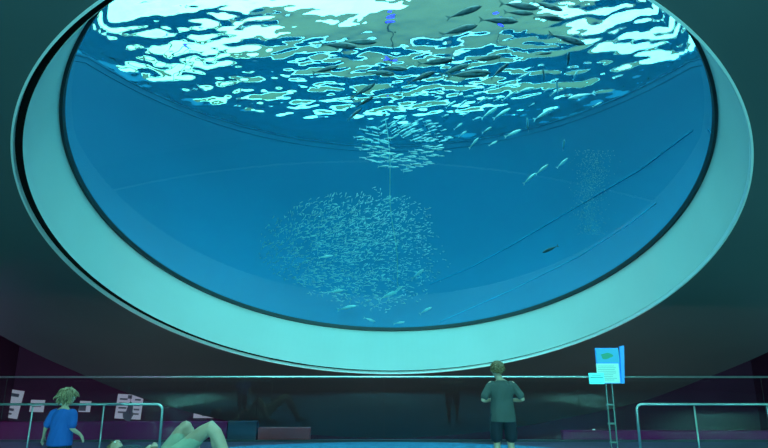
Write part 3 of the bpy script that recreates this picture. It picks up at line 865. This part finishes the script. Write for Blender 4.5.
# person lying on the floor, head to the left, knees up
def P3(px, py, Y): return at(px, py, Y)
O3 = at(160, 440, 7.6); O3.z = .03
r = empty('person', O3); tag(r, 'person lying on the floor on their back, pale shorts, both bare knees raised', 'person')
def q(v): return Vector(v) - O3
kl, kr = q(at(185.5, 426.5, 7.85)), q(at(211, 428, 7.35))
hp = Vector((0, 0, .11))
hl, hr = Vector((.04, .10, .11)), Vector((.17, -.10, .11))
fl_, fr = Vector((kl.x + .22, kl.y - .02, .09)), Vector((kr.x + .27, kr.y - .06, .09))
ch = Vector((-.42, .12, .13)); nk = Vector((-.62, .18, .16)); hcn = q(at(116, 448.5, 7.6 + .2)); 
hd_f = Vector((.18, -.1, 1)).normalized()          # face looks up
hd_u = (hcn - nk); hd_u = (hd_u - hd_f * hd_u.dot(hd_f)).normalized(); Rl = Matrix((hd_f.cross(hd_u), hd_f, hd_u)).transposed()
nk = hcn - hd_u * .17
bm = bmesh.new()
chain(bm, [hl, kl, fl_], [.095, .082, .045]); chain(bm, [hr, kr, fr], [.095, .09, .05])
for k in (kl, kr): ell(bm, k + Vector((0, 0, -.012)), (.088, .085, .082))
for k, a in ((kl, fl_), (kr, fr)): ell(bm, k.lerp(a, .32) + Vector((-.02, 0, 0)), (.055, .055, .11))
ell(bm, hp, (.13, .17, .1)); ell(bm, (-.2, .06, .12), (.2, .14, .1)); ell(bm, ch, (.2, .19, .115))
sl, sr = ch + Vector((-.1, .17, .0)), ch + Vector((-.1, -.17, 0))
el, er = Vector((-.25, .38, .05)), Vector((-.25, -.28, .05)); wl, wr_ = Vector((-.12, .14, .26)), Vector((-.1, -.06, .26))
chain(bm, [sl, el, wl], [.055, .042, .03]); chain(bm, [sr, er, wr_], [.055, .042, .03])
hand(bm, wl, (.5, -.8, -.05), (0, 0, -1), 1, 1.15); hand(bm, wr_, (.5, .8, -.05), (0, 0, -1), -1, 1.15)
head(bm, hcn, 1.05, Rl, nk)
remeshed('body', bm, M['skin'], r, .011)
face_parts(hcn, 1.05, Rl, r); hair(hcn, 1.05, Rl, r, M['hairb'], .05, 260, 21, 1, .005)
bm = bmesh.new(); ell(bm, (-.02, .02, .125), (.17, .19, .112)); ell(bm, (-.2, .06, .135), (.22, .165, .118)); ell(bm, ch, (.215, .21, .13)); ell(bm, ch + Vector((-.1, .03, .01)), (.12, .17, .1))
chain(bm, [sl, sl.lerp(el, .6)], [.07, .068]); chain(bm, [sr, sr.lerp(er, .6)], [.07, .068])
remeshed('shirt', bm, M['shirtk'], r, .011, 3)
bm = bmesh.new()
for h, k in ((hl, kl), (hr, kr)): chain(bm, [h, h.lerp(k, .4), h.lerp(k, .66)], [.125, .11, .094], 20)
ell(bm, hp + Vector((.03, 0, .0)), (.15, .2, .11))
remeshed('shorts', bm, M['shortp'], r, .011, 3)
for a in (fl_, fr):
    bm = bmesh.new(); ell(bm, (a.x, a.y, .055), (.055, .045, .055)); ell(bm, (a.x + .09, a.y - .01, .045), (.12, .048, .04)); box(bm, (a.x + .065, a.y - .008, .012), (.26, .085, .024))
    remeshed('shoe', bm, M['shoe'], r, .01)


# ------------------------------------------------------------------ light
W = bpy.data.worlds.new('sky'); SC.world = W; W.use_nodes = True
nt = W.node_tree; bg = nt.nodes['Background']
tc = nt.nodes.new('ShaderNodeTexCoord'); nz = nt.nodes.new('ShaderNodeTexNoise'); nz.inputs['Scale'].default_value = 3; nz.inputs['Detail'].default_value = 5
rp = nt.nodes.new('ShaderNodeValToRGB'); rp.color_ramp.elements[0].color = (.72, .95, 1, 1); rp.color_ramp.elements[1].color = (1, 1, 1, 1)
rp.color_ramp.elements[0].position = .35; rp.color_ramp.elements[1].position = .52
e3 = rp.color_ramp.elements.new(.62); e3.color = (1, .93, .62, 1)
nt.links.new(tc.outputs['Generated'], nz.inputs['Vector']); nt.links.new(nz.outputs['Fac'], rp.inputs['Fac']); nt.links.new(rp.outputs['Color'], bg.inputs['Color'])
bg.inputs['Strength'].default_value = 5.0

def area(name, loc, target, size, power, col):
    l = bpy.data.lights.new(name, 'AREA'); l.energy = power; l.size = size; l.color = col; l.shape = 'DISK'
    o = bpy.data.objects.new(name, l); COL.objects.link(o); o.location = loc
    o.rotation_euler = (Vector(target) - Vector(loc)).to_track_quat('-Z', 'Y').to_euler()
    return o
def spot(name, loc, target, power, col, ang=90, blend=.8, rad=.15):
    l = bpy.data.lights.new(name, 'SPOT'); l.energy = power; l.color = col; l.spot_size = math.radians(ang); l.spot_blend = blend; l.shadow_soft_size = rad
    o = bpy.data.objects.new(name, l); COL.objects.link(o); o.location = loc
    o.rotation_euler = (Vector(target) - Vector(loc)).to_track_quat('-Z', 'Y').to_euler()
    return o
# spots added near the overhead edge of the opening to brighten the flare
spot('added_flare_wash', (-1.5, 4.3, 5.6), (1.8, 13, 2), 1700, (.10, 1, .80), 110)
spot('added_flare_wash', (2.5, 4.3, 5.6), (-2.5, 13, 2), 1000, (.1, .62, 1), 110)
spot('added_flare_wash', (-2.5, 4.4, 5.5), (5.0, 10.0, 3.0), 1900, (.12, 1, .9), 70)
# unseen spots added on the near side of the tank to brighten the fish
for x in (-3, 3):
    spot('added_fish_light', (x, 2.6, 8.2), (x * .1, 15, 6.2), 1100, (.8, 1, .9), 60)
# fill lights added behind the camera to lift the dark soffit
for x in (-8, 0, 8):
    area('added_soffit_fill', (x, -4.4, 2.6), (x * .8, 10, 5.5), 1.2, 800, (.15, .75, .7))
# teal fill added out of view at both sides for the soffit
area('added_side_fill', (9.5, 3.0, 2.1), (10, 9, 5), .6, 480, (.15, .8, .75))
area('added_side_fill', (-9.5, 3.0, 2.1), (-10, 9, 5), .6, 60, (.15, .75, .72))
# hidden fill added below the floor edge to lighten the sloping panel
for x in (-5, 0, 5):
    area('added_panel_fill', (x, 11.2, -2.7), (x, 13.2, 1), .8, 32, (.9, .72, .72))
spot('added_kerb_spot', (-9, 6.0, 3.0), (-6.5, 10.2, .1), 230, (.8, .25, 1), 60)  # purple fill added out of view to tint the left kerb
# fill added out of sight in the pit corners for the plum wall
for x in (-12, 12):
    area('added_plum_fill', (x, 13, -2.4), (x * .6, 22, 0), .8, 120 if x < 0 else 60, (.7, .35, 1) if x < 0 else (.4, .4, 1))
# overhead ambient fill added for the room
area('added_overhead_fill', (0, 1.5, 5.2), (0, 7, 0), 1.0, 60, (.3, .75, .85))

try:
    SC.cycles.max_bounces = 10; SC.cycles.transmission_bounces = 8; SC.cycles.transparent_max_bounces = 12
    SC.cycles.caustics_refractive = True; SC.cycles.caustics_reflective = True
    SC.cycles.sample_clamp_indirect = 8
    SC.cycles.use_denoising = True
except Exception: pass
SC.view_settings.view_transform = 'Standard'; SC.view_settings.look = 'None'; SC.view_settings.gamma = 1
SC.view_settings.exposure = 0
SC.view_settings.use_curve_mapping = False
